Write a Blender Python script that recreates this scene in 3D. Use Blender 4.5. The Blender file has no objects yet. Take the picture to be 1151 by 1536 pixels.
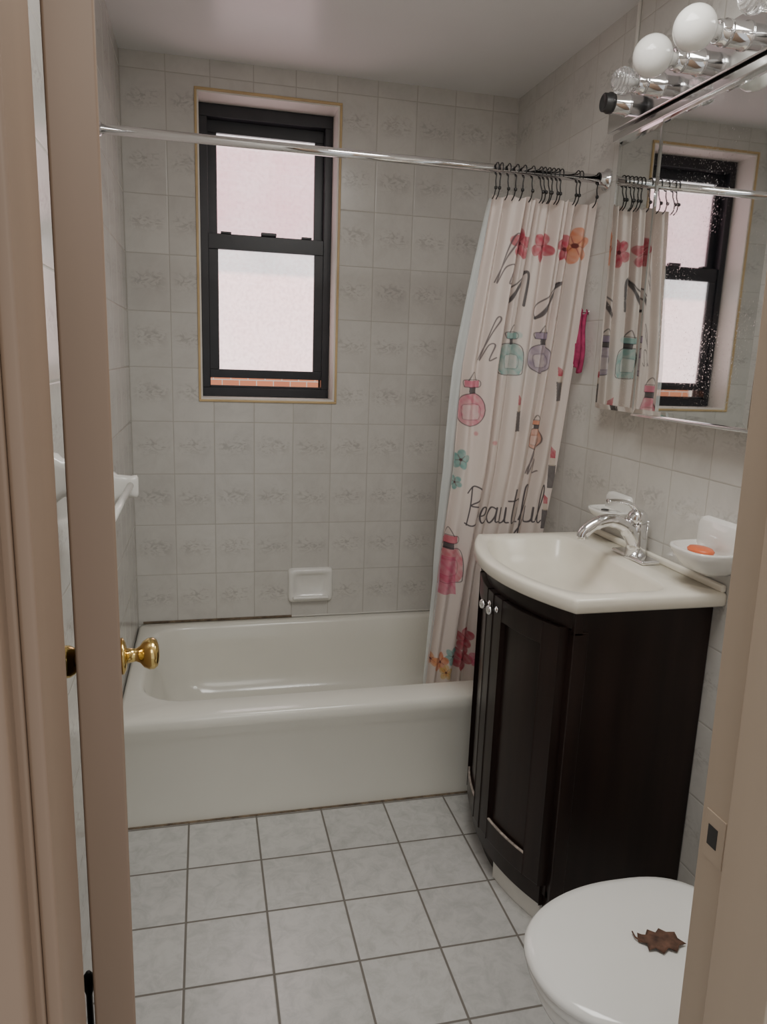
import bpy, math, random
import numpy as np
from mathutils import Vector, Matrix
random.seed(4)
W=1.5; D=2.971; H=2.472; YF=2.127; Y0=0.60
scene=bpy.context.scene
COL=scene.collection

# ---------------------------------------------------------------- materials
def newmat(name):
    m=bpy.data.materials.new(name); m.use_nodes=True
    nt=m.node_tree; nt.nodes.clear()
    out=nt.nodes.new('ShaderNodeOutputMaterial')
    return m,nt,out
def N(nt,t,**kw):
    n=nt.nodes.new(t)
    for k,v in kw.items(): setattr(n,k,v)
    return n
def math_(nt,op,a,b=None,c=None):
    n=nt.nodes.new('ShaderNodeMath'); n.operation=op
    for i,v in enumerate((a,b,c)):
        if v is None: continue
        if isinstance(v,(int,float)): n.inputs[i].default_value=v
        else: nt.links.new(v,n.inputs[i])
    return n.outputs[0]
def maprange(nt,v,a,b,c=0,d=1):
    n=nt.nodes.new('ShaderNodeMapRange'); n.inputs[1].default_value=a; n.inputs[2].default_value=b
    n.inputs[3].default_value=c; n.inputs[4].default_value=d
    nt.links.new(v,n.inputs[0]); return n.outputs[0]
def mixc(nt,fac,a,b):
    n=nt.nodes.new('ShaderNodeMix'); n.data_type='RGBA'
    if isinstance(fac,(int,float)): n.inputs[0].default_value=fac
    else: nt.links.new(fac,n.inputs[0])
    for i,v in ((6,a),(7,b)):
        if isinstance(v,tuple): n.inputs[i].default_value=(*v[:3],1)
        else: nt.links.new(v,n.inputs[i])
    return n.outputs[2]
def simple(name,col,rough=0.5,metal=0.0,var=0.06,scale=12,bump=0.0,coat=0.0,spec=0.5,stretch=None,ior=1.45):
    m,nt,out=newmat(name)
    b=N(nt,'ShaderNodeBsdfPrincipled')
    b.inputs['Roughness'].default_value=rough; b.inputs['Metallic'].default_value=metal
    b.inputs['Coat Weight'].default_value=coat
    b.inputs['Specular IOR Level'].default_value=spec
    g=N(nt,'ShaderNodeNewGeometry'); no=N(nt,'ShaderNodeTexNoise'); no.inputs['Scale'].default_value=scale
    no.inputs['Detail'].default_value=4
    src=g.outputs['Position']
    if stretch:
        mp=N(nt,'ShaderNodeMapping'); mp.inputs['Scale'].default_value=stretch
        nt.links.new(src,mp.inputs[0]); src=mp.outputs[0]
    nt.links.new(src,no.inputs['Vector'])
    lo=tuple(c*(1-var) for c in col); hi=tuple(min(1,c*(1+var)) for c in col)
    c=mixc(nt,maprange(nt,no.outputs[0],0.3,0.7),lo,hi)
    nt.links.new(c,b.inputs['Base Color'])
    if bump:
        bp=N(nt,'ShaderNodeBump'); bp.inputs['Strength'].default_value=bump; bp.inputs['Distance'].default_value=0.003
        nt.links.new(no.outputs[0],bp.inputs['Height']); nt.links.new(bp.outputs[0],b.inputs['Normal'])
    nt.links.new(b.outputs[0],out.inputs[0])
    return m
def tilemat(name,iu,iv,tw,th,ou,ov,gw,base,dark,grout,motif=0.0,rough=0.2,marble=0.3,mscale=9):
    m,nt,out=newmat(name)
    g=N(nt,'ShaderNodeNewGeometry'); s=N(nt,'ShaderNodeSeparateXYZ'); nt.links.new(g.outputs['Position'],s.inputs[0])
    U=math_(nt,'DIVIDE',math_(nt,'SUBTRACT',s.outputs[iu],ou),tw)
    V=math_(nt,'DIVIDE',math_(nt,'SUBTRACT',s.outputs[iv],ov),th)
    fu=math_(nt,'FRACT',U); fv=math_(nt,'FRACT',V)
    du=math_(nt,'MULTIPLY',math_(nt,'MINIMUM',fu,math_(nt,'SUBTRACT',1.0,fu)),tw)
    dv=math_(nt,'MULTIPLY',math_(nt,'MINIMUM',fv,math_(nt,'SUBTRACT',1.0,fv)),th)
    d=math_(nt,'MINIMUM',du,dv)
    mask=maprange(nt,d,gw*0.5,gw*0.5+0.0012)
    idv=N(nt,'ShaderNodeCombineXYZ')
    nt.links.new(math_(nt,'FLOOR',U),idv.inputs[0]); nt.links.new(math_(nt,'FLOOR',V),idv.inputs[1])
    wn=N(nt,'ShaderNodeTexWhiteNoise'); nt.links.new(idv.outputs[0],wn.inputs['Vector'])
    va=N(nt,'ShaderNodeVectorMath'); va.operation='MULTIPLY_ADD'
    nt.links.new(wn.outputs['Color'],va.inputs[0]); va.inputs[1].default_value=(7,7,7); nt.links.new(g.outputs['Position'],va.inputs[2])
    no=N(nt,'ShaderNodeTexNoise'); no.inputs['Scale'].default_value=mscale; no.inputs['Detail'].default_value=8
    no.inputs['Roughness'].default_value=0.7; no.inputs['Distortion'].default_value=0.6
    nt.links.new(va.outputs[0],no.inputs['Vector'])
    c=mixc(nt,math_(nt,'MULTIPLY',maprange(nt,no.outputs[0],0.42,0.72),marble),base,dark)
    if motif:
        # faint marbled spray in the middle of each tile, warped so that no two tiles match
        cu=math_(nt,'SUBTRACT',fu,0.5); cv=math_(nt,'SUBTRACT',fv,0.5)
        lc=N(nt,'ShaderNodeCombineXYZ'); nt.links.new(cu,lc.inputs[0]); nt.links.new(math_(nt,'MULTIPLY',cv,2.2),lc.inputs[1])
        nt.links.new(math_(nt,'MULTIPLY',wn.outputs[0],0.5),lc.inputs[2])
        n2=N(nt,'ShaderNodeTexNoise'); n2.inputs['Scale'].default_value=4.2; n2.inputs['Detail'].default_value=6; n2.inputs['Distortion'].default_value=1.8
        nt.links.new(lc.outputs[0],n2.inputs['Vector'])
        par=math_(nt,'SUBTRACT',cv,math_(nt,'MULTIPLY',math_(nt,'SUBTRACT',n2.outputs[0],0.5),0.5))
        band=maprange(nt,math_(nt,'ABSOLUTE',par),0.02,0.20,1,0)
        side=maprange(nt,math_(nt,'ABSOLUTE',cu),0.26,0.46,1,0)
        mm=math_(nt,'MULTIPLY',math_(nt,'MULTIPLY',band,side),maprange(nt,n2.outputs[0],0.44,0.58))
        c=mixc(nt,math_(nt,'MULTIPLY',mm,motif),c,dark)
    hsv=N(nt,'ShaderNodeHueSaturation'); nt.links.new(c,hsv.inputs['Color'])
    nt.links.new(maprange(nt,wn.outputs[0],0,1,0.96,1.03),hsv.inputs['Value'])
    col=mixc(nt,mask,grout,hsv.outputs[0])
    b=N(nt,'ShaderNodeBsdfPrincipled'); nt.links.new(col,b.inputs['Base Color'])
    nt.links.new(maprange(nt,mask,0,1,0.8,rough),b.inputs['Roughness'])
    bp=N(nt,'ShaderNodeBump'); bp.inputs['Strength'].default_value=0.4; bp.inputs['Distance'].default_value=0.0012
    hgt=math_(nt,'ADD',maprange(nt,d,gw*0.3,gw*0.5+0.003),math_(nt,'MULTIPLY',no.outputs[0],0.25))
    nt.links.new(hgt,bp.inputs['Height']); nt.links.new(bp.outputs[0],b.inputs['Normal'])
    nt.links.new(b.outputs[0],out.inputs[0])
    return m

TB=(0.60,0.585,0.55); TD=(0.35,0.33,0.31); TG=(0.43,0.41,0.37)
M_tback=tilemat('wall_tile_back',0,2,0.15475,0.20544,0,0.9775,0.0020,TB,TD,TG,motif=0.6,rough=0.22,marble=0.26)
M_tside=tilemat('wall_tile_side',1,2,0.15475,0.20544,D,0.9775,0.0020,TB,TD,TG,motif=0.5,rough=0.2,marble=0.26)
M_floor=tilemat('floor_tile',0,1,0.209,0.209,0.2068,1.9234,0.0048,(0.555,0.55,0.53),(0.38,0.38,0.365),(0.17,0.155,0.135),rough=0.24,marble=0.75,mscale=22)
M_ceil=simple('ceiling_paint',(0.78,0.78,0.775),0.3,var=0.02,scale=3,bump=0.15)
M_enamel=simple('tub_enamel',(0.74,0.725,0.655),0.16,var=0.02,scale=4)
M_ceramic=simple('ceramic',(0.78,0.77,0.73),0.12,var=0.02)
M_porc=simple('toilet_porcelain',(0.79,0.79,0.76),0.12,var=0.015,scale=5)
M_marble=simple('cultured_marble',(0.80,0.76,0.66),0.22,var=0.04,scale=9)
M_esp=simple('espresso_wood',(0.020,0.011,0.009),0.3,var=0.4,scale=20,stretch=(1,1,0.08),bump=0.1,spec=0.35)
M_worn=simple('worn_edge',(0.36,0.31,0.27),0.6,var=0.5,scale=60)
M_chrome=simple('chrome',(0.85,0.85,0.86),0.09,metal=1,var=0.02)
M_brass=simple('polished_brass',(0.72,0.53,0.20),0.15,metal=1,var=0.06)
M_blk=simple('black_frame',(0.012,0.013,0.018),0.35,var=0.2)
M_blkw=simple('black_wire',(0.01,0.01,0.01),0.4,var=0.2)
M_paint_shade=simple('beige_paint_shaded',(0.255,0.175,0.122),0.45,var=0.10,scale=9,stretch=(1,1,0.12),bump=0.15)  # same beige paint as the right jamb, shade put into a darker colour
M_paint_lit=simple('beige_paint_lit',(0.47,0.375,0.28),0.45,var=0.08,scale=9,stretch=(1,1,0.12),bump=0.15)  # same paint in a lighter colour for the window-lit side
M_white=simple('white_trim',(0.72,0.70,0.65),0.35,var=0.03)
M_gold=simple('gold_tile_edge',(0.55,0.40,0.20),0.4,var=0.1)
M_caulk=simple('old_caulk',(0.16,0.12,0.08),0.8,var=0.5,scale=40)
M_bulb=simple('opal_bulb_glass',(0.84,0.83,0.79),0.12,var=0.01)
M_dark=simple('dark_plastic',(0.03,0.03,0.03),0.4)
M_soap=simple('orange_soap',(0.80,0.18,0.07),0.4,var=0.1)
M_leaf=simple('dry_leaf',(0.11,0.055,0.035),0.8,var=0.5,scale=60,bump=0.5)
M_pink=simple('pink_cloth',(0.36,0.05,0.12),0.95,var=0.25,scale=50,spec=0.1)
M_hall=simple('hall_paint',(0.5,0.45,0.4),0.7,var=0.03)
m,nt,out=newmat('clear_glass'); gb=N(nt,'ShaderNodeBsdfPrincipled'); gb.inputs['Transmission Weight'].default_value=0.9; gb.inputs['Roughness'].default_value=0.05; gb.inputs['Base Color'].default_value=(0.93,0.93,0.93,1); nt.links.new(gb.outputs[0],out.inputs[0]); M_glass=m
m,nt,out=newmat('mirror_glass'); gb=N(nt,'ShaderNodeBsdfPrincipled'); gb.inputs['Metallic'].default_value=1; gb.inputs['Roughness'].default_value=0.02
g=N(nt,'ShaderNodeNewGeometry'); no=N(nt,'ShaderNodeTexNoise'); no.inputs['Scale'].default_value=230; no.inputs['Detail'].default_value=3; nt.links.new(g.outputs['Position'],no.inputs['Vector'])
no2=N(nt,'ShaderNodeTexNoise'); no2.inputs['Scale'].default_value=5; nt.links.new(g.outputs['Position'],no2.inputs['Vector'])
sp=math_(nt,'MULTIPLY',maprange(nt,no.outputs[0],0.60,0.72),maprange(nt,no2.outputs[0],0.42,0.65))
nt.links.new(mixc(nt,sp,(0.80,0.83,0.82),(0.95,0.95,0.95)),gb.inputs['Base Color'])
nt.links.new(maprange(nt,sp,0,1,0.02,0.35),gb.inputs['Roughness'])
nt.links.new(gb.outputs[0],out.inputs[0]); M_mirror=m
def glowpanemat(name,top,bot,zs,strength,trans):  # frosted glass with daylight and the blurred view painted in as emission
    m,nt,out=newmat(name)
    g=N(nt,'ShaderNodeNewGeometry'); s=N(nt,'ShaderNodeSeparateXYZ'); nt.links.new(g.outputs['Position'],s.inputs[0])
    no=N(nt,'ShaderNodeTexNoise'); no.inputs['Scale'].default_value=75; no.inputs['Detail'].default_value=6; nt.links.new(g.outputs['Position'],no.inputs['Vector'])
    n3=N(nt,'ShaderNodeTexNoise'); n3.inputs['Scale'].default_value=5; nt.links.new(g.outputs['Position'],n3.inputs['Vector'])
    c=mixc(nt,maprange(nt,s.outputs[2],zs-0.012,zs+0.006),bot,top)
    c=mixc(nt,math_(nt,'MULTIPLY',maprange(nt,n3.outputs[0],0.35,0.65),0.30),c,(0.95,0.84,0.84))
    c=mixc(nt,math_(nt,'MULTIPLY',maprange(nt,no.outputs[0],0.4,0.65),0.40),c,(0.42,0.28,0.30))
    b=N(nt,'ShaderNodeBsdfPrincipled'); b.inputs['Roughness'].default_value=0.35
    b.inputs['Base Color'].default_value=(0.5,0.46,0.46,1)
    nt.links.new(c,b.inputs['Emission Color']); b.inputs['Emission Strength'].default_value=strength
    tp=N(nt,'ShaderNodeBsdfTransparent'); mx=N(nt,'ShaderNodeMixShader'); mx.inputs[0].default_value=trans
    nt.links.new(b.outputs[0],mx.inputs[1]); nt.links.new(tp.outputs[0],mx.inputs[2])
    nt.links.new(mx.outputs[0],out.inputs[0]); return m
M_pu=glowpanemat('frosted_pane_glow_upper',(1.0,0.95,0.95),(0.80,0.47,0.52),2.235,2.0,0.3)
M_pl=glowpanemat('frosted_pane_glow_lower',(0.50,0.50,0.51),(0.97,0.68,0.67),1.765,2.6,0.3)
m,nt,out=newmat('exterior_brick'); b=N(nt,'ShaderNodeBsdfPrincipled'); b.inputs['Roughness'].default_value=0.9
g=N(nt,'ShaderNodeNewGeometry'); s=N(nt,'ShaderNodeSeparateXYZ'); nt.links.new(g.outputs['Position'],s.inputs[0]); cc=N(nt,'ShaderNodeCombineXYZ')
nt.links.new(s.outputs[0],cc.inputs[0]); nt.links.new(s.outputs[2],cc.inputs[1])
bt=N(nt,'ShaderNodeTexBrick'); nt.links.new(cc.outputs[0],bt.inputs['Vector']); bt.inputs['Scale'].default_value=4.5
bt.inputs['Color1'].default_value=(0.66,0.24,0.12,1); bt.inputs['Color2'].default_value=(0.52,0.18,0.10,1); bt.inputs['Mortar'].default_value=(0.6,0.55,0.48,1); bt.inputs['Mortar Size'].default_value=0.012
nt.links.new(bt.outputs[0],b.inputs['Base Color']); nt.links.new(b.outputs[0],out.inputs[0]); M_brick=m
m,nt,out=newmat('printed_curtain_fabric')
at=N(nt,'ShaderNodeAttribute',attribute_name='print'); d1=N(nt,'ShaderNodeBsdfPrincipled'); d1.inputs['Roughness'].default_value=0.55
tr=N(nt,'ShaderNodeBsdfTranslucent'); mx=N(nt,'ShaderNodeMixShader'); mx.inputs[0].default_value=0.3
nt.links.new(at.outputs['Color'],d1.inputs['Base Color']); nt.links.new(at.outputs['Color'],tr.inputs[0])
nt.links.new(d1.outputs[0],mx.inputs[1]); nt.links.new(tr.outputs[0],mx.inputs[2]); nt.links.new(mx.outputs[0],out.inputs[0]); M_curt=m
m,nt,out=newmat('clear_vinyl_liner'); d1=N(nt,'ShaderNodeBsdfPrincipled'); d1.inputs['Roughness'].default_value=0.2; d1.inputs['Base Color'].default_value=(0.75,0.80,0.80,1)
tp=N(nt,'ShaderNodeBsdfTransparent'); mx=N(nt,'ShaderNodeMixShader'); mx.inputs[0].default_value=0.5
nt.links.new(d1.outputs[0],mx.inputs[1]); nt.links.new(tp.outputs[0],mx.inputs[2]); nt.links.new(mx.outputs[0],out.inputs[0]); M_liner=m

# ---------------------------------------------------------------- geometry helpers
def group(name):
    e=bpy.data.objects.new(name,None); COL.objects.link(e); e.empty_display_size=0.05; return e
def mesh(name,vs,fs,mat,parent=None,smooth=False,bevel=0,seg=3):
    me=bpy.data.meshes.new(name); me.from_pydata([tuple(v) for v in vs],[],fs); me.update()
    o=bpy.data.objects.new(name,me); COL.objects.link(o)
    if mat: me.materials.append(mat)
    if smooth: me.polygons.foreach_set('use_smooth',[True]*len(me.polygons))
    if bevel:
        md=o.modifiers.new('bevel','BEVEL'); md.width=bevel; md.segments=seg; md.limit_method='ANGLE'; md.angle_limit=0.6
        me.polygons.foreach_set('use_smooth',[True]*len(me.polygons))
        wn=o.modifiers.new('wn','WEIGHTED_NORMAL'); wn.keep_sharp=False
    if parent: o.parent=parent
    return o
def boxdata(x0,x1,y0,y1,z0,z1,base=0):
    v=[(x0,y0,z0),(x1,y0,z0),(x1,y1,z0),(x0,y1,z0),(x0,y0,z1),(x1,y0,z1),(x1,y1,z1),(x0,y1,z1)]
    f=[(0,3,2,1),(4,5,6,7),(0,1,5,4),(1,2,6,5),(2,3,7,6),(3,0,4,7)]
    return v,[tuple(i+base for i in q) for q in f]
def box(name,x0,x1,y0,y1,z0,z1,mat,parent=None,bevel=0):
    v,f=boxdata(x0,x1,y0,y1,z0,z1); return mesh(name,v,f,mat,parent,bevel=bevel)
def boxes(name,L,mat,parent=None,bevel=0):
    V=[];F=[]
    for b in L:
        v,f=boxdata(*b,base=len(V)); V+=v;F+=f
    return mesh(name,V,F,mat,parent,bevel=bevel)
def loft(name,rings,mat,parent=None,cap0=False,cap1=False,smooth=True,flip=False):
    n=len(rings[0]); V=[p for r in rings for p in r]; F=[]
    for i in range(len(rings)-1):
        for j in range(n):
            k=(j+1)%n; q=(i*n+j,i*n+k,(i+1)*n+k,(i+1)*n+j); F.append(q[::-1] if flip else q)
    if cap0: F.append(tuple(range(n))[::-1] if not flip else tuple(range(n)))
    if cap1:
        b=(len(rings)-1)*n; F.append(tuple(b+i for i in range(n)) if not flip else tuple(b+i for i in range(n))[::-1])
    return mesh(name,V,F,mat,parent,smooth=smooth)
def tube(name,pts,rad,mat,parent=None,seg=20,cap=True,flat=1.0):
    pts=[Vector(p) for p in pts]; n=len(pts)
    if isinstance(rad,(int,float)): rad=[rad]*n
    T=[((pts[min(i+1,n-1)]-pts[max(i-1,0)]).normalized()) for i in range(n)]
    up=Vector((0,0,1)) if abs(T[0].z)<0.9 else Vector((0,1,0))
    rings=[]; a=T[0].cross(up).normalized()
    for i in range(n):
        a=(a-T[i]*a.dot(T[i])).normalized(); b=T[i].cross(a)
        rings.append([pts[i]+(a*math.cos(t)+b*flat*math.sin(t))*rad[i] for t in [2*math.pi*k/seg for k in range(seg)]])
    return loft(name,rings,mat,parent,cap,cap)
def lathe(name,p,axis,prof,mat,parent=None,seg=36,cap=True):
    p=Vector(p); ax=Vector(axis).normalized(); up=Vector((0,0,1)) if abs(ax.z)<0.9 else Vector((1,0,0))
    a=ax.cross(up).normalized(); b=ax.cross(a)
    rings=[[p+ax*h+(a*math.cos(t)+b*math.sin(t))*r for t in [2*math.pi*k/seg for k in range(seg)]] for h,r in prof]
    return loft(name,rings,mat,parent,cap,cap)
def catmull(P,n=8):
    P=[np.array(p,float) for p in P]; Q=[P[0]]+P+[P[-1]]; out=[]
    for i in range(1,len(Q)-2):
        for t in np.linspace(0,1,n,endpoint=False):
            a,b,c,d=Q[i-1],Q[i],Q[i+1],Q[i+2]
            out.append(0.5*((2*b)+(-a+c)*t+(2*a-5*b+4*c-d)*t*t+(-a+3*b-3*c+d)*t**3))
    out.append(P[-1]); return out
def rayloop(c,thetas,inside,z,rmax=2.0):
    out=[]
    for t in thetas:
        dx,dy=math.cos(t),math.sin(t); lo,hi=0,rmax
        for _ in range(34):
            m_=(lo+hi)/2
            if inside(c[0]+dx*m_,c[1]+dy*m_): lo=m_
            else: hi=m_
        out.append(Vector((c[0]+dx*lo,c[1]+dy*lo,z)))
    return out
def rrect(x0,x1,y0,y1,r):
    cx,cy,hx,hy=(x0+x1)/2,(y0+y1)/2,(x1-x0)/2,(y1-y0)/2
    def f(x,y):
        qx=abs(x-cx)-hx+r; qy=abs(y-cy)-hy+r
        return math.hypot(max(qx,0),max(qy,0))+min(max(qx,qy),0)-r<=0
    return f

# ---------------------------------------------------------------- room shell
box('floor',-0.15,W+0.15,-1.6,D+0.15,-0.12,0,M_floor)
box('ceiling',-0.15,W+0.15,Y0-0.12,D+0.28,H,H+0.1,M_ceil)
box('wall_left',-0.15,0,Y0-0.12,D+0.28,0,H,M_tside)
box('wall_right',W,W+0.15,Y0-0.12,D+0.28,0,H,M_tside)
WX0,WX1,WZ0,WZ1=0.262,0.784,1.272,2.37
boxes('wall_back',[(0,W,D,D+0.28,0,WZ0),(0,W,D,D+0.28,WZ1,H),(0,WX0,D,D+0.28,WZ0,WZ1),(WX1,W,D,D+0.28,WZ0,WZ1)],M_tback)
JL,JR=0.158,0.792
boxes('wall_front',[(-0.15,JL-0.02,Y0-0.12,Y0,0,H),(JR+0.04,W,Y0-0.12,Y0,0,H),(JL-0.02,JR+0.04,Y0-0.12,Y0,2.06,H)],M_hall)
box('trim_1',W-0.008,W,2.115,2.127,2.2,H,M_white,bevel=0.003)

# window
w=group('window_1')
def ring(name,x0,x1,z0,z1,t,y0,y1,mat,tb=None,tt=None,bevel=0.002,par=None):
    tb=t if tb is None else tb; tt=t if tt is None else tt
    return boxes(name,[(x0,x1,y0,y1,z0,z0+tb),(x0,x1,y0,y1,z1-tt,z1),(x0,x0+t,y0,y1,z0+tb,z1-tt),(x1-t,x1,y0,y1,z0+tb,z1-tt)],mat,par or w,bevel)
ring('tile_edge_trim',0.253,0.793,1.263,2.379,0.009,D-0.006,D+0.004,M_gold)
ring('reveal_lining',WX0,WX1,WZ0,WZ1,0.006,D,D+0.26,M_white,bevel=0)
ya=D+0.115
ring('outer_frame',WX0+0.006,WX1-0.006,WZ0+0.006,WZ1-0.006,0.030,ya,ya+0.09,M_blk,tb=0.035,tt=0.045)
ring('upper_sash',0.297,0.750,1.865,2.325,0.036,ya+0.045,ya+0.08,M_blk,tt=0.05,tb=0.03)
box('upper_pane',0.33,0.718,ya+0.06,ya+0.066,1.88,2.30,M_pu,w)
ring('lower_sash',0.297,0.751,1.352,1.905,0.038,ya+0.008,ya+0.042,M_blk,tb=0.034,tt=0.058)
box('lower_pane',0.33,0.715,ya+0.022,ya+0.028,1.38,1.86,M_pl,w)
box('sash_lock',0.50,0.56,ya-0.004,ya+0.02,1.905,1.918,M_blk,w,bevel=0.003)
boxes('tilt_latches',[(0.345,0.385,ya,ya+0.03,1.905,1.912),(0.66,0.70,ya,ya+0.03,1.905,1.912)],M_blk,w)
boxes('side_tracks',[(0.290,0.300,ya+0.04,ya+0.08,1.30,2.33),(0.748,0.757,ya+0.04,ya+0.08,1.30,2.33)],M_blk,w)
box('lower_track',0.298,0.750,ya+0.01,ya+0.03,1.312,1.322,M_blk,w,bevel=0.002)
b=group('brick_building'); box('facade',-4,5,5.0,5.3,-2.5,6,M_brick,b)
boxes('ledge',[(-4,5,4.9,5.0,0.2,0.32)],M_white,b)

# ---------------------------------------------------------------- door + jambs
j=group('trim_2')
boxes('left_jamb',[(JL-0.02,JL,Y0-0.125,Y0+0.005,0,2.06),(JL,JL+0.011,Y0-0.125,Y0-0.04,0,2.05)],M_paint_shade,j,bevel=0.003)
RJ=[boxes('right_jamb',[(JR,JR+0.02,Y0-0.125,Y0+0.005,0,2.06),(JR-0.011,JR,Y0-0.125,Y0-0.045,0,2.05)],M_paint_lit,j,bevel=0.003)]
box('head_jamb',JL-0.02,JR+0.02,Y0-0.125,Y0+0.005,2.04,2.06,M_paint_lit,j,bevel=0.003)
boxes('casing_outer_left',[(JL-0.09,JL-0.006,Y0-0.145,Y0-0.12,0,2.12)],M_paint_shade,j,bevel=0.004)
boxes('casing_inner_left',[(JL-0.09,JL-0.008,Y0,Y0+0.015,0,2.12)],M_paint_shade,j,bevel=0.004)
RJ.append(boxes('casing_outer_right',[(JR+0.006,JR+0.09,Y0-0.145,Y0-0.12,0,2.12)],M_paint_lit,j,bevel=0.004))
RJ.append(boxes('casing_inner_right',[(JR+0.012,JR+0.09,Y0,Y0+0.015,0,2.12)],M_paint_lit,j,bevel=0.004))
RJ.append(boxes('strike_plate',[(JR-0.0015,JR+0.001,Y0-0.034,Y0-0.004,0.945,1.0)],M_paint_lit,j,bevel=0.0005))
RJ.append(box('strike_hole',JR-0.0022,JR+0.001,Y0-0.024,Y0-0.010,0.962,0.985,M_dark,j))
for o in RJ:   # old, out-of-plumb frame
    for vv in o.data.vertices: vv.co.x-=(vv.co.z-0.72)*0.0215
d=group('door_1')
hx,hy=0.1855,0.603
ang=math.atan2(0.105-hx,1.295-hy)
def dpos(u,v,z):
    return (hx+math.sin(ang)*u+math.cos(ang)*v, hy+math.cos(ang)*u-math.sin(ang)*v, z)
vs=[dpos(u,v,z) for z in (0.012,2.035) for u,v in ((0,-0.0175),(0,0.0175),(0.68,0.0175),(0.68,-0.0175))]
mesh('leaf',vs,[(0,3,2,1),(4,5,6,7),(0,1,5,4),(1,2,6,5),(2,3,7,6),(3,0,4,7)],M_paint_shade,d,bevel=0.0025)
for k,hz in enumerate((0.25,1.85)):
    lathe('hinge_%d'%(k+1),dpos(-0.004,-0.020,hz-0.045),(0,0,1),[(0,0.005),(0.09,0.005)],M_paint_shade,d,seg=14)
kp=[(0,0.030),(0.004,0.031),(0.008,0.024),(0.010,0.013),(0.024,0.011),(0.030,0.014),(0.036,0.022),(0.044,0.0265),(0.052,0.027),(0.058,0.023),(0.061,0.014),(0.062,0.004)]
dn=Vector((math.cos(ang),-math.sin(ang),0))
lathe('knob_inner',dpos(0.62,0.0175,0.950),dn,kp,M_brass,d)
lathe('knob_outer',dpos(0.62,-0.0175,0.950),-dn,kp,M_brass,d)

# ---------------------------------------------------------------- bathtub
t=group('bathtub')
RZ=0.366; c=(0.75,2.6)
x0,x1,y0,y1=0.003,W-0.003,YF,D-0.003
th=sorted([2*math.pi*k/120+0.001 for k in range(120)]+[math.atan2(yy-c[1],xx-c[0])%(2*math.pi) for xx in (x0,x1) for yy in (y0,y1)])
def orc(i): return rayloop(c,th,rrect(x0+i,x1-i,y0+i,y1-i,0.0005 if i==0 else 0.004),0)
def setz(L,z): return [Vector((p.x,p.y,z)) for p in L]
o0=orc(0)
ap=[Vector((p.x,p.y+(0.018 if p.y<y0+0.01 else 0),p.z)) for p in o0]
rings=[setz(ap,0.0),setz(ap,0.03),setz(ap,0.29),setz(o0,0.325),setz(o0,0.350),setz(orc(0.005),0.361),setz(orc(0.014),RZ)]
def inn(dx0,dx1,dy0,dy1,r,z): return rayloop(c,th,rrect(0.06+dx0,1.42-dx1,YF+0.125+dy0,D-0.062-dy1,r),z)
rings+=[inn(-.012,-.012,-.012,-.012,.15,RZ),inn(-.004,-.004,-.004,-.004,.15,RZ-0.003),inn(.003,.003,.002,.002,.145,RZ-0.013),inn(.02,.012,.012,.012,.14,0.28),
        inn(.05,.03,.03,.03,.14,0.16),inn(.09,.05,.05,.05,.13,0.10),inn(.15,.09,.09,.09,.12,0.075),inn(.3,.25,.2,.2,.08,0.07)]
loft('tub_shell',rings,M_enamel,t,cap1=True)
box('old_caulk_line',0.02,0.62,D-0.007,D-0.001,RZ-0.002,RZ+0.006,M_caulk,t)
box('caulk_line',0.62,1.49,D-0.005,D-0.001,RZ-0.002,RZ+0.004,M_white,t)
box('floor_caulk',0.003,1.2,YF+0.010,YF+0.02,0.0,0.003,M_caulk,t)

s=group('recessed_soap_dish')
cS=(0.698,0.503)
def rr2(x0,x1,z0,z1,r,y):
    L=rayloop(cS,[2*math.pi*k/64 for k in range(64)],rrect(x0,x1,z0,z1,r),0); return [Vector((p.x,y,p.y)) for p in L]
rg=[rr2(.603,.793,.430,.578,.015,D),rr2(.605,.791,.432,.576,.016,D-.012),rr2(.610,.786,.437,.571,.016,D-.019),rr2(.622,.774,.450,.559,.020,D-.019),rr2(.630,.766,.458,.551,.022,D-.012),rr2(.640,.756,.470,.541,.024,D-.004)]
loft('ceramic_body',rg,M_ceramic,s,cap1=True,flip=False)
box('front_lip',.622,.774,D-.034,D-.014,.446,.460,M_ceramic,s,bevel=.006)

# ---------------------------------------------------------------- rod, hooks, curtain
RY,RZr=2.222,2.017
r=group('shower_curtain_rod')
tube('rod',[(0.0,RY,RZr),(W,RY,RZr)],0.0125,M_chrome,r)
lathe('flange_left',(0,RY,RZr),(1,0,0),[(0,0.03),(0.006,0.03),(0.012,0.022),(0.02,0.017)],M_chrome,r)
lathe('flange_right',(W,RY,RZr),(-1,0,0),[(0,0.032),(0.006,0.032),(0.012,0.024),(0.03,0.018)],M_chrome,r)
cu=group('shower_curtain')
zt_,zb_=1.945,0.33
zk=np.array([0.30,0.396,0.78,1.12,1.456,1.70,1.945]); xl=np.array([0.985,0.988,1.010,1.047,1.066,1.098,1.130]); xr=np.array([1.33,1.34,1.37,1.415,1.445,1.46,1.478])
NU,NV=480,1000
S,Tt=np.meshgrid(np.linspace(0,1,NU),np.linspace(0,1,NV))
B=zt_+(zb_-zt_)*Tt
A=np.interp(B,zk,xl)+(np.interp(B,zk,xr)-np.interp(B,zk,xl))*S
Kk=(1.95-B)/1.55
ph=S+0.035*np.sin(2.3*Tt*3+S*5)*Tt+0.02*np.sin(S*17)
amp=0.0175*(1-0.40*np.exp(-((B-0.98)/0.12)**2))
nf=7.5
fold=np.sin(2*np.pi*nf*ph)*amp*(0.75+0.35*np.sin(S*23+1.0))+0.012*np.sin(2*np.pi*2.6*S+2*Tt)+0.008*np.sin(2*np.pi*14*ph+1)*(1-Tt)**2
side=np.cos(2*np.pi*nf*ph)*0.002
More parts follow.
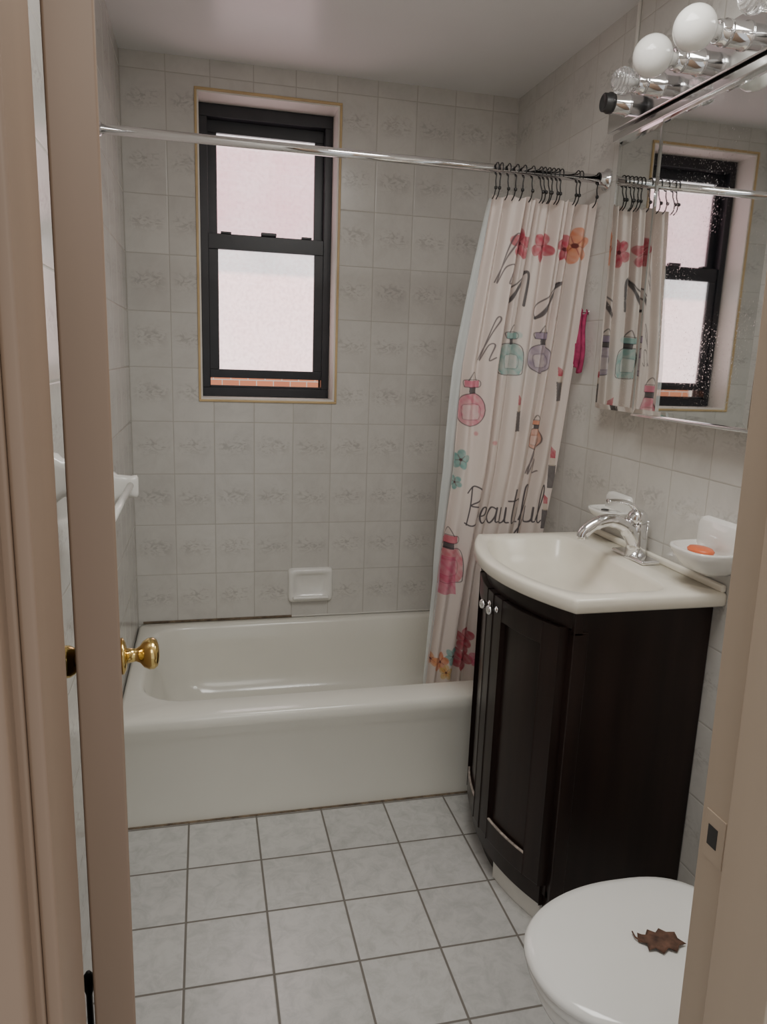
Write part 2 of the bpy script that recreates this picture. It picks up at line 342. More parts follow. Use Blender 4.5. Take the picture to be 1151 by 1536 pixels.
X=A+0.004+0.035*Kk+side; Y=RY+0.02+0.085*Kk+fold; Z=B+0.003-0.05*Kk+0.006*np.sin(2*np.pi*nf*ph)*(1-Tt)**6
def sn(a,b,f,p): return np.sin(a*f+p)*np.cos(b*f*1.3+p*2)+0.5*np.sin(a*f*2.1+b*f*1.7+p*3)
FB=[0.77,0.68,0.63]
base=np.ones((NV,NU,3))*np.array(FB)
C=base.copy()
wat=0.5+0.25*sn(A,B,90,1.0)+0.15*sn(A,B,210,2.0)
def blend(mask,col,a=0.9,wash=0.45):
    al=np.clip(mask,0,1)*a*(1-wash+wash*np.clip(wat,0,1)); C[:]=C*(1-al[...,None])+np.array(col)*al[...,None]
def soft(dist,e=0.0012): return np.clip(0.5-dist/(2*e),0,1)
def stroke(P,wd,col,a=0.95):
    P=catmull(P,7); P=np.array(P); lo=P.min(0)-wd*3; hi=P.max(0)+wd*3
    sel=(A>lo[0])&(A<hi[0])&(B>lo[1])&(B<hi[1])
    if not sel.any(): return
    a_=A[sel]; b_=B[sel]; dm=np.full(a_.shape,9.)
    for i in range(len(P)-1):
        p,q=P[i],P[i+1]; v=q-p; L=max(v@v,1e-12)
        tt=np.clip(((a_-p[0])*v[0]+(b_-p[1])*v[1])/L,0,1); dm=np.minimum(dm,np.hypot(a_-p[0]-tt*v[0],b_-p[1]-tt*v[1]))
    mk=np.zeros_like(A); mk[sel]=soft(dm-wd,0.0008); blend(mk,col,a,0.0)
def poly(P,col,a=0.9,wash=0.45):
    P=np.array(P); ins=np.zeros(A.shape,bool)
    for i in range(len(P)):
        x1_,y1_=P[i]; x2_,y2_=P[(i+1)%len(P)]
        if y1_==y2_: continue
        cnd=((B>min(y1_,y2_))&(B<=max(y1_,y2_)))&(A<(x2_-x1_)*(B-y1_)/(y2_-y1_)+x1_); ins^=cnd
    blend(ins.astype(float),col,a,wash)
def flower(x,z,r,col,col2,n=5,rot=0.3,asp=0.75):
    a=np.arctan2(B-z,(A-x)/asp); rad=np.hypot((A-x)/asp,B-z)
    R=r*(0.62+0.38*np.abs(np.cos((a-rot)*n/2)))
    blend(soft(rad-R,0.0015),col,0.92)
    blend(soft(rad-R*0.55,0.002)*np.abs(np.cos((a-rot)*n/2))**2,col2,0.5)
    for k in range(n):
        t_=rot+2*math.pi*(k+0.5)/n; stroke([(x+asp*r*.15*math.cos(t_),z+r*.15*math.sin(t_)),(x+asp*r*.5*math.cos(t_),z+r*.5*math.sin(t_))],0.0008,(0.25,0.02,0.04),0.7)
    blend(soft(rad-r*0.14,0.001),(0.12,0.02,0.03),0.9,0)
RED=(0.48,0.012,0.06);RED2=(0.65,0.07,0.14);PNK=(0.68,0.10,0.22);ORG=(0.72,0.22,0.08);TEAL=(0.14,0.40,0.38);TEAL2=(0.36,0.56,0.52);INK=(0.03,0.03,0.04);PUR=(0.24,0.17,0.32)
def rect(x,z,w_,h_): return [(x-w_,z-h_),(x+w_,z-h_),(x+w_,z+h_),(x-w_,z+h_)]
def bottle(x,z,s_,col,kind=0):
    w_,h_=0.030*s_,0.036*s_
    if kind==0: body=[(x-w_,z-h_*.6),(x-w_*.75,z-h_),(x+w_*.75,z-h_),(x+w_,z-h_*.6),(x+w_,z+h_*.5),(x+w_*.6,z+h_),(x-w_*.6,z+h_),(x-w_,z+h_*.5)]
    else: body=[(x+w_*math.cos(k),z+h_*math.sin(k)) for k in np.linspace(0,2*math.pi,20)[:-1]]
    poly(body,col,0.75,0.6); stroke(body+[body[0]],0.0013,INK,0.8)
    poly(rect(x,z-h_*.15,w_*.55,h_*.42),(0.8,0.72,0.68),0.55,0.1); stroke(rect(x,z-h_*.15,w_*.55,h_*.42)+[(x-w_*.55,z-h_*.57)],0.0008,INK,0.5)
    poly(rect(x,z+h_*1.18,w_*.28,h_*.2),INK,0.85,0); poly(rect(x,z+h_*1.55,w_*.5,h_*.2),col,0.8,0.2); stroke(rect(x,z+h_*1.55,w_*.5,h_*.2)+[(x-w_*.5,z+h_*1.35)],0.0011,INK,0.8)
    stroke([(x-w_*.3,z+h_*1.75),(x,z+h_*2.25),(x+w_*.3,z+h_*1.75)],0.0013,INK,0.8)
def lipstick(x,z,s_):
    poly(rect(x,z,0.010*s_,0.030*s_),INK,0.85,0.1); poly(rect(x,z+0.038*s_,0.008*s_,0.01*s_),(0.6,0.5,0.4),0.8)
    poly([(x-.007*s_,z+.048*s_),(x+.007*s_,z+.048*s_),(x+.007*s_,z+.066*s_),(x-.007*s_,z+.078*s_)],RED,0.95)
for (x_,z_,r_,c_,a_) in [(1.10,1.33,.04,(0.8,.45,.42),.35),(1.26,1.45,.06,(0.6,.72,.7),.25),(1.33,1.62,.05,(0.8,.5,.5),.18),(1.06,.82,.05,(0.8,.35,.42),.3),(1.05,1.12,.04,(0.4,.6,.58),.35)]:
    blend(np.exp(-(((A-x_)/r_)**2+((B-z_)/(r_*1.4))**2)*1.5),c_,a_,0.7)
flower(1.226,1.815,.046,RED,RED2); flower(1.305,1.812,.046,RED,RED2,rot=.9); flower(1.378,1.81,.042,RED,RED2,rot=1.5); flower(1.42,1.825,.055,ORG,(.85,.5,.3),n=6)
bottle(1.225,1.475,1.3,TEAL); bottle(1.325,1.48,1.25,PUR,1); bottle(1.10,1.315,1.45,PNK,1); bottle(1.335,1.225,.95,ORG,1)
bottle(1.047,.80,1.6,RED2); poly([(1.020,.70),(1.078,.70),(1.070,.83),(1.028,.83)],PNK,.85)
lipstick(1.40,1.10,1.3); lipstick(1.40,1.38,1.0); lipstick(1.265,1.28,1.1); lipstick(1.385,.955,1.1)
for (x_,z_,s_) in [(1.235,1.70,1.2),(1.345,1.67,1.35)]:
    stroke([(x_-.03*s_,z_-.05*s_),(x_-.02*s_,z_-.04*s_),(x_,z_),(x_+.02*s_,z_+.03*s_),(x_+.028*s_,z_+.02*s_),(x_+.02*s_,z_-.05*s_)],0.0034*s_,INK,.85)
    stroke([(x_-.03*s_,z_-.05*s_),(x_-.035*s_,z_-.03*s_),(x_-.01*s_,z_+.0),(x_+.018*s_,z_+.032*s_)],0.0018,INK,.8)
flower(1.075,1.155,.034,TEAL,TEAL2,rot=.2); flower(1.062,1.08,.024,TEAL,TEAL2,rot=.8); flower(1.165,.83,.03,(.72,.12,.1),RED2)
flower(1.125,.53,.045,RED,RED2); flower(1.118,.455,.05,RED,RED2,rot=1.1); flower(1.075,.475,.035,TEAL,TEAL2,n=6); flower(1.035,.45,.038,ORG,(.85,.5,.3)); flower(1.005,.46,.024,(.75,.35,.15),ORG); flower(1.055,.415,.03,(.7,.5,.15),ORG); flower(1.17,.46,.035,PNK,RED2)
for (x_,z_,s_) in [(1.25,1.55,1),(1.19,1.21,.7),(1.12,1.24,.7),(1.015,.9,.8)]:
    blend(soft(np.hypot(A-x_,(B-z_))-.010*s_,.002),TEAL2 if s_>.75 else RED2,.6)
L=[[(0.05,1.0),(0.07,.5),(0.02,0)],[(-.08,.85),(.1,1.04),(.36,.92),(.33,.68),(.10,.52),(.38,.45),(.42,.15),(.2,-.02),(-.05,.05)],
[(.50,.2),(.63,.25),(.66,.42),(.57,.43),(.51,.2),(.58,.02),(.73,.1)],[(1.0,.40),(.86,.44),(.77,.18),(.86,.02),(.98,.2),(1.01,.44),(1.0,.08),(1.09,.06)],
[(1.13,.44),(1.14,.08),(1.22,.02),(1.32,.12),(1.33,.44),(1.33,.08),(1.42,.06)],[(1.53,.95),(1.50,.3),(1.52,.04),(1.62,.06)],[(1.38,.62),(1.68,.68)],
[(1.72,.42),(1.71,.08),(1.79,.04)],[(1.735,.62),(1.74,.66)],[(1.85,.1),(2.00,.75),(1.97,1.05),(1.90,.9),(1.89,0),(1.86,-.42),(1.79,-.3),(2.0,.08)],
[(2.08,.44),(2.09,.08),(2.17,.02),(2.27,.12),(2.28,.44),(2.28,.08),(2.36,.06)],[(2.38,.1),(2.54,.75),(2.51,1.04),(2.44,.85),(2.43,.15),(2.50,.02),(2.58,.08)]]
poly([(1.09,.91),(1.37,.93),(1.37,1.08),(1.09,1.06)],tuple(FB),1.0,0)
for P in L: stroke([(1.100+.105*x_+.012*y_,.940+.125*y_) for x_,y_ in P],0.0024,(0.07,0.06,0.07),.95)
def word(P,ox,oz,s_,slant=.15):
    for p in P: stroke([(ox+s_*(x_+slant*y_),oz+s_*y_) for x_,y_ in p],0.0018,(0.10,0.08,0.09),.85)
hW=[[(0,0),(.1,.6),(.2,1.1),(.1,1.1),(.05,0),(.15,.4),(.3,.42),(.3,0),(.42,.08)]]
word(hW,1.115,1.47,.11,.3); word(hW,1.155,1.70,.12,.25); word(hW,1.31,1.11,.10)
verts=np.stack([X,Y,Z],-1).reshape(-1,3)
idx=np.arange(NU*NV).reshape(NV,NU)
faces=np.stack([idx[:-1,:-1],idx[1:,:-1],idx[1:,1:],idx[:-1,1:]],-1).reshape(-1,4)
me=bpy.data.meshes.new('printed_fabric'); me.vertices.add(len(verts)); me.vertices.foreach_set('co',verts.ravel())
me.loops.add(faces.size); me.loops.foreach_set('vertex_index',faces.ravel().astype(np.int32))
me.polygons.add(len(faces)); me.polygons.foreach_set('loop_start',np.arange(0,faces.size,4,dtype=np.int32)); me.polygons.foreach_set('loop_total',np.full(len(faces),4,dtype=np.int32))
me.update(calc_edges=True); me.validate()
me.polygons.foreach_set('use_smooth',[True]*len(me.polygons))
ca=me.color_attributes.new('print','FLOAT_COLOR','POINT'); cc_=np.concatenate([np.clip(C,0,1),np.ones((NV,NU,1))],-1).reshape(-1)
ca.data.foreach_set('color',cc_.astype(np.float32)); me.materials.append(M_curt)
fo=bpy.data.objects.new('printed_fabric',me); COL.objects.link(fo); fo.parent=cu
n1,n2=40,120; V=[];F=[]
for jv in range(n2):
    tt=jv/(n2-1); b_=zt_+(zb_-zt_)*tt; k_=(1.95-b_)/1.55; xa=np.interp(b_,zk,xl)
    for iu in range(n1):
        s_=iu/(n1-1); xx=xa-0.024*math.sin(math.pi*min(1,tt*1.35))**0.8-0.002+s_*0.25
        V.append((xx+.004+.035*k_,RY+.05+.085*k_+.008*math.sin(s_*40+tt*3),b_-.05*k_))
for jv in range(n2-1):
    for iu in range(n1-1):
        a_=jv*n1+iu; F.append((a_,a_+n1,a_+n1+1,a_+1))
mesh('vinyl_liner',V,F,M_liner,cu,smooth=True)
hx_=[1.135,1.15,1.172,1.20,1.225,1.25,1.272,1.285,1.30,1.318,1.33,1.345,1.40,1.412,1.47]
for k,x_ in enumerate(hx_):
    tilt=random.uniform(-.012,.012); P=[]
    for q in np.linspace(-0.5*math.pi,1.15*math.pi,16): P.append((x_+tilt*.3,RY+0.0165*math.cos(q),RZr+0.001+0.0165*math.sin(q)))
    P=[(x_+tilt,RY+.012,1.935),(x_+tilt,RY-.004,1.945),(x_+tilt*.8,RY-.008,1.965),(x_+tilt*.5,RY,1.985)]+P
    tube('hook_%02d'%(k+1),catmull(P,3),0.0019,M_blkw,cu,seg=8)
    lathe('hook_bead_%02d'%(k+1),(x_+tilt,RY-.012,1.962),(0,0,1),[(-.006,.001),(-.003,.005),(.003,.005),(.006,.001)],M_blkw,cu,seg=12)

wc=group('pink_washcloth'); V=[];F=[]
for a_ in range(24):
    for b_ in range(20):
        s_=b_/19; V.append((1.456+.036*s_,2.262+.008*math.sin(s_*14)+0.006*math.sin(a_*.3),1.625-.19*a_/23+.01*math.sin(s_*7)))
for a_ in range(23):
    for b_ in range(19): q=a_*20+b_; F.append((q,q+1,q+21,q+20))
o=mesh('cloth',V,F,M_pink,wc,smooth=True); sd=o.modifiers.new('s','SOLIDIFY'); sd.thickness=0.004
lathe('wall_hook',(W,2.268,1.622),(-1,0,0),[(0,.008),(.003,.008),(.004,.003),(.026,.003),(.028,.005),(.030,.002)],M_chrome,wc,seg=16)

# ---------------------------------------------------------------- vanity
v=group('bathroom_vanity')
ym=1.785
def xf(y,xe=1.10,bow=0.09,hw=0.325): return xe-bow*(1-((y-ym)/hw)**2)
CY0,CY1=1.46,2.11; ZT=0.925
cc2=(1.22,ym)
def outer(x,y,i=0): return x<W-0.001 and CY0+i<y<CY1-i and x>xf(y)+i
xc0=xf(CY0)
th2=sorted([2*math.pi*k/180+.0007 for k in range(180)]+[math.atan2(yy-cc2[1],xx-cc2[0])%(2*math.pi) for xx,yy in ((xc0,CY0),(xc0,CY1),(W-.001,CY0),(W-.001,CY1))])
def ol(i,z): return rayloop(cc2,th2,lambda x,y:outer(x,y,i),z)
def bas(sx,z,e=6.5):
    e=2.8+(e-2.8)*max(0,min(1,(sx-.4)/.6))
    def ins(x,y):
        if abs(y-ym)>=0.31: return False
        fr=xf(y)+0.037; bk=1.385; xm=(fr+bk)/2; hxx=(bk-fr)/2
        return (abs((y-ym)/(0.280*sx))**e+abs((x-xm)/(hxx*sx))**e)<1
    return rayloop(cc2,th2,ins,z,0.6)
rings=[ol(.02,ZT-.036),ol(.004,ZT-.036),ol(0,ZT-.031),ol(0,ZT-.008),ol(.003,ZT-.002),ol(.009,ZT),bas(1.025,ZT),bas(1.0,ZT-.003),bas(.970,ZT-.014),bas(.89,ZT-.05),bas(.79,ZT-.085),bas(.62,ZT-.108),bas(.42,ZT-.118),bas(.12,ZT-.124)]
loft('countertop_basin',rings,M_marble,v,cap1=True)
box('backsplash_lip',W-.016,W-.001,CY0+.003,CY1-.003,ZT-.002,ZT+.018,M_marble,v,bevel=.006)
lathe('drain',(cc2[0],ym,ZT-.1245),(0,0,1),[(0,.024),(.003,.024),(.004,.018),(.002,.016)],M_chrome,v)
VY0,VY1=1.500,2.070; ZC=ZT-.036
def xb(y): return 1.130-0.075*(1-((y-ym)/0.285)**2)
def slab(name,ya_,yb_,z0,z1,off,thk,mat,n=24,bevel=.002,fx=xb):
    V=[];F=[]
    for k in range(n+1):
        y=ya_+(yb_-ya_)*k/n; x=fx(y)
        V+=[(x-off,y,z0),(x-off,y,z1),(x-off+thk,y,z1),(x-off+thk,y,z0)]
    for k in range(n):
        a_=4*k
        for i in range(4): F.append((a_+i,a_+(i+1)%4,a_+4+(i+1)%4,a_+4+i)[::-1])
    F.append((0,1,2,3)[::-1]); F.append(tuple(4*n+i for i in (0,1,2,3)))
    return mesh(name,V,F,mat,v,bevel=bevel,seg=2)
boxes('side_panels',[(1.140,W-.002,VY0,VY0+.014,.03,ZC),(1.140,W-.002,VY1-.014,VY1,.03,ZC)],M_esp,v,bevel=.002)
boxes('corner_posts',[(1.120,1.16,VY0-.003,VY0+.035,0,ZC-.06),(1.120,1.16,VY1-.035,VY1+.003,0,ZC-.06)],M_esp,v,bevel=.003)
boxes('post_tops',[(1.120,1.145,VY0-.003,VY0+.014,ZC-.07,ZC),(1.120,1.145,VY1-.014,VY1+.003,ZC-.07,ZC)],M_esp,v,bevel=.003)
slab('carcass_front',VY0+.02,VY1-.02,.09,ZC-.09,0,.02,M_esp)
box('bottom_shelf',1.12,W-.01,VY0+.01,VY1-.01,.09,.11,M_esp,v)
slab('apron_rail',VY0+.03,VY1-.03,.06,.115,.006,.025,M_esp)
slab('top_rail',VY0,VY1,ZC-.055,ZC,.006,.009,M_esp,bevel=.001)
def doorp(nm,ya_,yb_,kn):
    z0,z1=.125,ZC-.055; st=.05
    slab(nm+'_stile_a',ya_,ya_+st,z0,z1,.022,.02,M_esp,8); slab(nm+'_stile_b',yb_-st,yb_,z0,z1,.022,.02,M_esp,8)
    slab(nm+'_rail_top',ya_+st,yb_-st,z1-.06,z1,.022,.02,M_esp,12); slab(nm+'_rail_bottom',ya_+st,yb_-st,z0,z0+.06,.022,.02,M_esp,12)
    slab(nm+'_panel',ya_+st-.005,yb_-st+.005,z0+.05,z1-.05,.010,.008,M_esp,12)
    slab(nm+'_worn_edge',ya_+st,yb_-st,z0+.060,z0+.0635,.0225,.006,M_worn,12,bevel=0)
    lathe(nm+'_knob',(xb(kn)-.022,kn,.80),(-1,0,0),[(0,.009),(.004,.009),(.006,.005),(.014,.005),(.018,.012),(.024,.0135),(.029,.011),(.031,.004)],M_chrome,v,seg=24)
doorp('door_near',VY0+.022,ym-.002,ym-.025); doorp('door_far',ym+.002,VY1-.022,ym+.025)
slab('toe_kick_bare',VY0+.035,ym-.06,.0,.06,-.004,.012,M_white,16)
slab('toe_kick',ym-.06,VY1-.04,.0,.06,-.02,.012,M_esp,16)

# faucet
f=group('faucet')
fx,fy,fz=1.450,1.785,ZT+.0005; q_=1.3
def fp(dx,dy,dz): return (fx+dx*q_,fy+dy*q_,fz+dz*q_)
lathe('escutcheon',fp(0,0,0),(0,0,1),[(0,.03),(.006,.03),(.012,.026),(.016,.022)],M_chrome,f)
box('base_plate',fx-.028,fx+.028,fy-.080,fy+.080,fz,fz+.011,M_chrome,f,bevel=.005)
tube('body',[fp(0,0,.005),fp(0,0,.03),fp(-.002,0,.06),fp(-.004,0,.082)],[.030,.026,.025,.026],M_chrome,f)
tube('spout',catmull([fp(-.002,0,.035),fp(-.03,0,.070),fp(-.068,0,.084),fp(-.105,0,.076),fp(-.128,0,.058),fp(-.130,0,.046)],6),[.024]*6+[.020]*6+[.0185]*6+[.017]*6+[.016]*7,M_chrome,f)
lathe('handle_cap',fp(-.004,0,.078),(0,0,1),[(0,.027),(.015,.028),(.028,.024),(.037,.014),(.040,.003)],M_chrome,f)
tube('lever',catmull([fp(-.002,0,.100),fp(-.022,0,.118),fp(-.05,0,.126),fp(-.078,0,.126)],6),[.014]*6+[.011]*6+[.010]*7,M_chrome,f,flat=.55)
tube('lift_rod',[(fx+.030,fy,fz),(fx+.030,fy,fz+.095)],.003,M_chrome,f,seg=12)
lathe('lift_knob',(fx+.030,fy,fz+.092),(0,0,1),[(0,.002),(.004,.007),(.012,.007),(.016,.002)],M_chrome,f,seg=16)

def dish(name,y,z,wd,dep,ht,holes=False,up_=.055):
    g_=group(name)
    pl=lambda i,x:[Vector((x,p.x,p.y)) for p in rayloop((y,z+.01),[2*math.pi*k/48 for k in range(48)],rrect(y-wd/2+i,y+wd/2-i,z-.035+i,z+up_-i,.014),0)]
    loft('back_plate',[pl(0,W),pl(.002,W-.012),pl(.008,W-.018)],M_ceramic,g_,cap1=True)
    def ring_(s_,zz,push=0): 
        out=[]
        for k in range(49):
            a_=math.pi*k/48
            out.append(Vector((W-.006-push-(dep*s_)*abs(math.sin(a_))**.6,y+(wd/2*s_)*math.copysign(abs(math.cos(a_))**.6,math.cos(a_)),zz)))
        return out
    R=[ring_(.45,z-ht),ring_(.72,z-ht*.75),ring_(.92,z-ht*.25),ring_(1.0,z+.004),ring_(.985,z+.010),ring_(.92,z+.009),ring_(.85,z-.002),ring_(.72,z-.008)]
    if holes: R=R[:6]+[ring_(.9,z+.006)]
    loft('bowl',R,M_ceramic,g_,cap0=True,cap1=True,flip=True)
    return g_
g_=dish('toothbrush_holder',1.965,1.02,.13,.085,.03,True)
for k,(dx,dy) in enumerate(((.045,-.035),(.045,.035),(.05,0))):
    lathe('hole_rim_%d'%(k+1),(W-dx,1.965+dy,1.0262),(0,0,1),[(0,.012),(.001,.012),(.001,.009),(-.001,.008)],M_ceramic if k<2 else M_dark,g_,seg=20)
g_=dish('soap_dish',1.50,1.020,.165,.112,.055,up_=.075)
sp_=lathe('soap_bar',(W-.060,1.50,1.014),(0,0,1),[(0,.02),(.003,.026),(.010,.028),(.015,.024),(.017,.01)],M_soap,g_,seg=30)
for vv in sp_.data.vertices: vv.co.y=1.50+(vv.co.y-1.50)*1.4; vv.co.x=(W-.060)+(vv.co.x-(W-.060))*.95

# ---------------------------------------------------------------- mirror cabinet + light bar
mc=group('medicine_cabinet')
boxes('cabinet_body',[(1.455,W,1.16,2.085,1.325,2.085)],M_white,mc,bevel=.002)
def mpan(nm,ya_,yb_,x):
    z0,z1=1.325,2.085
    bv=.014
    P=[(x+.006,ya_,z0),(x+.006,yb_,z0),(x+.006,yb_,z1),(x+.006,ya_,z1),(x+.0025,ya_,z0),(x+.0025,yb_,z0),(x+.0025,yb_,z1),(x+.0025,ya_,z1),(x,ya_+bv,z0+bv),(x,yb_-bv,z0+bv),(x,yb_-bv,z1-bv),(x,ya_+bv,z1-bv)]
    F=[(0,1,2,3)]+[(i,(i+1)%4,4+(i+1)%4,4+i)[::-1] for i in range(4)]+[(4+i,4+(i+1)%4,8+(i+1)%4,8+i)[::-1] for i in range(4)]+[(8,9,10,11)[::-1]]
    mesh(nm,P,F,M_mirror,mc)
mpan('mirror_far',1.862,2.085,1.449); mpan('mirror_center',1.402,1.858,1.440); mpan('mirror_near',1.16,1.398,1.449)
box('center_door_back',1.446,1.455,1.404,1.856,1.327,2.083,M_white,mc)
boxes('chrome_rails',[(1.432,1.455,1.15,2.09,2.085,2.105),(1.436,1.455,1.15,1.86,1.318,1.3255)],M_chrome,mc,bevel=.002)
lf=group('vanity_light_fixture')
box('light_bar',1.425,W,1.14,2.115,2.112,2.215,M_chrome,lf,bevel=.004)
ys=[2.02,1.862,1.703,1.548,1.392,1.235]; kinds=['none','clear','opal','opal','clear','opal']
for k,(y_,kd) in enumerate(zip(ys,kinds)):
    z_=2.163
    lathe('socket_%d'%(k+1),(1.425,y_,z_),(-1,0,0),[(0,.030),(.003,.030),(.005,.0265),(.045,.0265)],M_chrome,lf)
    lathe('socket_collar_%d'%(k+1),(1.425,y_,z_),(-1,0,0),[(.045,.0272),(.056,.0272),(.059,.024),(.070,.024),(.072,.020),(.066,.018)],M_dark if k==0 else M_chrome,lf)
    if kd=='opal':
        R_=.045; pr=[(.06,.013),(.075,.014),(.082,.018)]+[(.125-R_*math.cos(a_),R_*math.sin(a_)) for a_ in np.linspace(.45,math.pi-.03,22)]
        lathe('bulb_%d'%(k+1),(1.425,y_,z_),(-1,0,0),pr,M_bulb,lf)
    if kd=='clear':
        R_=.031; pr=[(.06,.013),(.070,.02)]+[(.105-R_*math.cos(a_),(R_+.0015*math.cos(a_*22))*math.sin(a_)) for a_ in np.linspace(.6,math.pi-.03,60)]
        lathe('bulb_%d'%(k+1),(1.425,y_,z_),(-1,0,0),pr,M_glass,lf)
        tube('lamp_stem_%d'%(k+1),[(1.36,y_,z_),(1.325,y_,z_)],.006,M_bulb,lf,seg=12)

# ---------------------------------------------------------------- toilet
tl=group('toilet')
ty=0.995; TX=.010
def egg(x0_,x1_,hw,z,n=72,yo=0,e=1.0):
    x0_+=TX; x1_+=TX*.5
    xm=x0_+(x1_-x0_)*.55; out=[]
    for k in range(n):
        a_=2*math.pi*k/n; c_,s_=math.cos(a_),math.sin(a_)
        rx=(x1_-xm) if c_>0 else (xm-x0_)
        pw=.62 if c_>0 else 1.0
        out.append(Vector((xm+rx*math.copysign(abs(c_)**pw,c_),ty+hw*math.copysign(abs(s_)**(.9),s_),z)))
    return out
loft('lid',[egg(.812,1.262,.176,.402),egg(.806,1.266,.181,.406),egg(.806,1.266,.181,.414),egg(.812,1.262,.176,.420),egg(.83,1.25,.160,.4235),egg(.90,1.19,.10,.426),egg(1.0,1.08,.03,.427)],M_porc,tl,cap0=True,cap1=True)
loft('seat',[egg(.818,1.262,.172,.380),egg(.812,1.266,.178,.385),egg(.812,1.266,.178,.396),egg(.818,1.262,.172,.401)],M_porc,tl,cap0=True,cap1=True)
loft('bowl',[egg(.99,1.40,.105,0),egg(.985,1.40,.108,.03),egg(1.0,1.38,.098,.10),egg(.97,1.36,.105,.18),egg(.89,1.34,.140,.27),egg(.835,1.30,.168,.33),egg(.822,1.29,.175,.36),egg(.826,1.28,.172,.379)],M_porc,tl,cap0=True,cap1=True)
box('deck',1.22,1.47,ty-.11,ty+.11,.30,.395,M_porc,tl,bevel=.02)
box('tank',1.29,1.488,ty-.165,ty+.160,.395,.74,M_porc,tl,bevel=.02)
box('tank_lid',1.28,1.494,ty-.172,ty+.166,.74,.775,M_porc,tl,bevel=.012)
boxes('hinges',[(1.235,1.275,ty-.09,ty-.06,.395,.43),(1.235,1.275,ty+.06,ty+.09,.395,.43)],M_porc,tl,bevel=.006)
tube('flush_lever',[(1.285,ty+.12,.69),(1.275,ty+.12,.69),(1.272,ty+.07,.685)],.005,M_chrome,tl,seg=10)
# dried leaf (one crumpled, lobed blade with a short stalk)
lg=group('dried_leaf'); lx,ly,lz=1.066,0.995,.4280
out_=[(-.034,.006),(-.028,.018),(-.018,.012),(-.008,.021),(.002,.014),(.012,.020),(.020,.012),(.034,.010),(.030,-.002),(.038,-.012),(.024,-.014),(.014,-.022),(.004,-.015),(-.008,-.021),(-.016,-.012),(-.028,-.012),(-.024,-.002)]
V=[];F=[]; n=len(out_)
for k_,s_ in enumerate((1.0,.8,.55,.28,.05)):
    for i,(a_,b_) in enumerate(out_): V.append((lx+a_*s_*1.15,ly+b_*s_*1.3,lz+.0015+.004*abs(math.sin(i*1.7+k_*1.1))*s_+.002*k_))
for k_ in range(4):
    for i in range(n): F.append((k_*n+i,k_*n+(i+1)%n,(k_+1)*n+(i+1)%n,(k_+1)*n+i))
F.append(tuple(4*n+i for i in range(n)))
o=mesh('blade',V,F,M_leaf,lg,smooth=True); sd=o.modifiers.new('s','SOLIDIFY'); sd.thickness=.001
tube('stem',[(lx-.033,ly+.004,lz+.004),(lx-.040,ly+.016,lz+.004),(lx-.038,ly+.030,lz+.004)],.0016,M_leaf,lg,seg=6)

# ---------------------------------------------------------------- left wall fixtures
tb=group('towel_bar')
def brk(nm,y,z,par):
    pl=lambda i,x:[Vector((x,p.x,p.y)) for p in rayloop((y,z),[2*math.pi*k/32 for k in range(32)],rrect(y-.028+i,y+.028-i,z-.045+i,z+.045-i,.012),0)]
    loft(nm,[pl(0,0),pl(.002,.012),pl(.010,.022),pl(.013,.06),pl(.011,.075),pl(.018,.080)],M_ceramic,par,cap1=True,flip=False)
brk('bracket_near',1.66,1.055,tb); brk('bracket_far',2.26,1.055,tb)
tube('bar',[(.058,1.66,1.06),(.058,2.26,1.06)],.010,M_ceramic,tb,seg=16)
tp_=group('towel_ring'); 
brk('bracket',1.42,1.22,tp_)
tube('ring',[(.05,1.42+.055*math.sin(k*math.pi/12),1.165-.055*math.cos(k*math.pi/12)) for k in range(25)],.005,M_ceramic,tp_,seg=10)
tbh=group('toilet_brush')
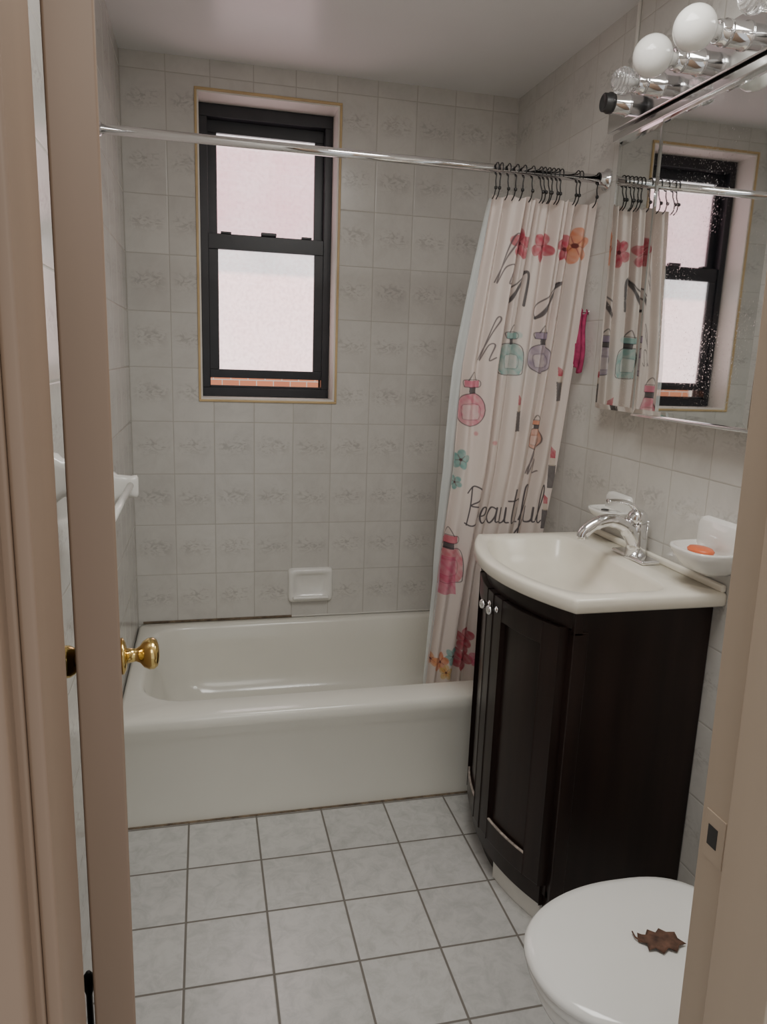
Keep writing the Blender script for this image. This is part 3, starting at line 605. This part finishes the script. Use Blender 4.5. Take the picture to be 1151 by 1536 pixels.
lathe('holder',(.044,1.27,0),(0,0,1),[(0,.038),(.01,.040),(.10,.034),(.11,.035),(.115,.030),(.10,.026)],M_dark,tbh)
lathe('handle',(.044,1.27,.09),(0,0,1),[(0,.018),(.02,.012),(.04,.006),(.16,.006),(.18,.011),(.20,.010),(.21,.004)],M_dark,tbh,seg=18)

# ---------------------------------------------------------------- lights & world
wd=bpy.data.worlds.new('World'); scene.world=wd; wd.use_nodes=True
bg=wd.node_tree.nodes['Background']; bg.inputs[0].default_value=(0.90,0.91,0.92,1); bg.inputs[1].default_value=0.8
def area(name,loc,target,sx,sy,power,col):
    l=bpy.data.lights.new(name,'AREA'); l.shape='RECTANGLE'; l.size=sx; l.size_y=sy; l.energy=power; l.color=col
    o=bpy.data.objects.new(name,l); COL.objects.link(o); o.location=loc
    o.rotation_euler=(Vector(target)-Vector(loc)).to_track_quat('-Z','Y').to_euler(); return o
area('hall_fill',(0.55,-0.7,2.35),(0.75,1.5,0.4),0.8,0.8,8.5,(1.0,0.96,0.88))  # added soft fill behind the camera, stands in for dim hallway light
area('sky_daylight',(0.5,4.4,3.7),(0.55,3.05,1.8),1.8,1.3,215,(0.98,0.99,1.0))
area('unseen_room_fill',(0.80,1.15,H-.02),(0.80,1.15,0),0.6,0.6,18,(1.0,0.98,0.94))  # added out-of-view fill under the ceiling to brighten floor and walls

# ---------------------------------------------------------------- camera
yaw,pitch,roll=0.24204,-0.20661,0.03551
fw=Vector((math.sin(yaw)*math.cos(pitch),math.cos(yaw)*math.cos(pitch),math.sin(pitch)))
rt=Vector((math.cos(yaw),-math.sin(yaw),0)); up=rt.cross(fw)
r2=rt*math.cos(roll)+up*math.sin(roll); u2=-rt*math.sin(roll)+up*math.cos(roll)
cd=bpy.data.cameras.new('camera'); co=bpy.data.objects.new('camera',cd); COL.objects.link(co)
M=Matrix((r2,u2,-fw)).transposed().to_4x4(); M.translation=Vector((0.27306,0,1.4537)); co.matrix_world=M
cd.sensor_fit='VERTICAL'; cd.sensor_height=36; cd.lens=1103.84*36/1536; cd.clip_start=0.01
scene.camera=co
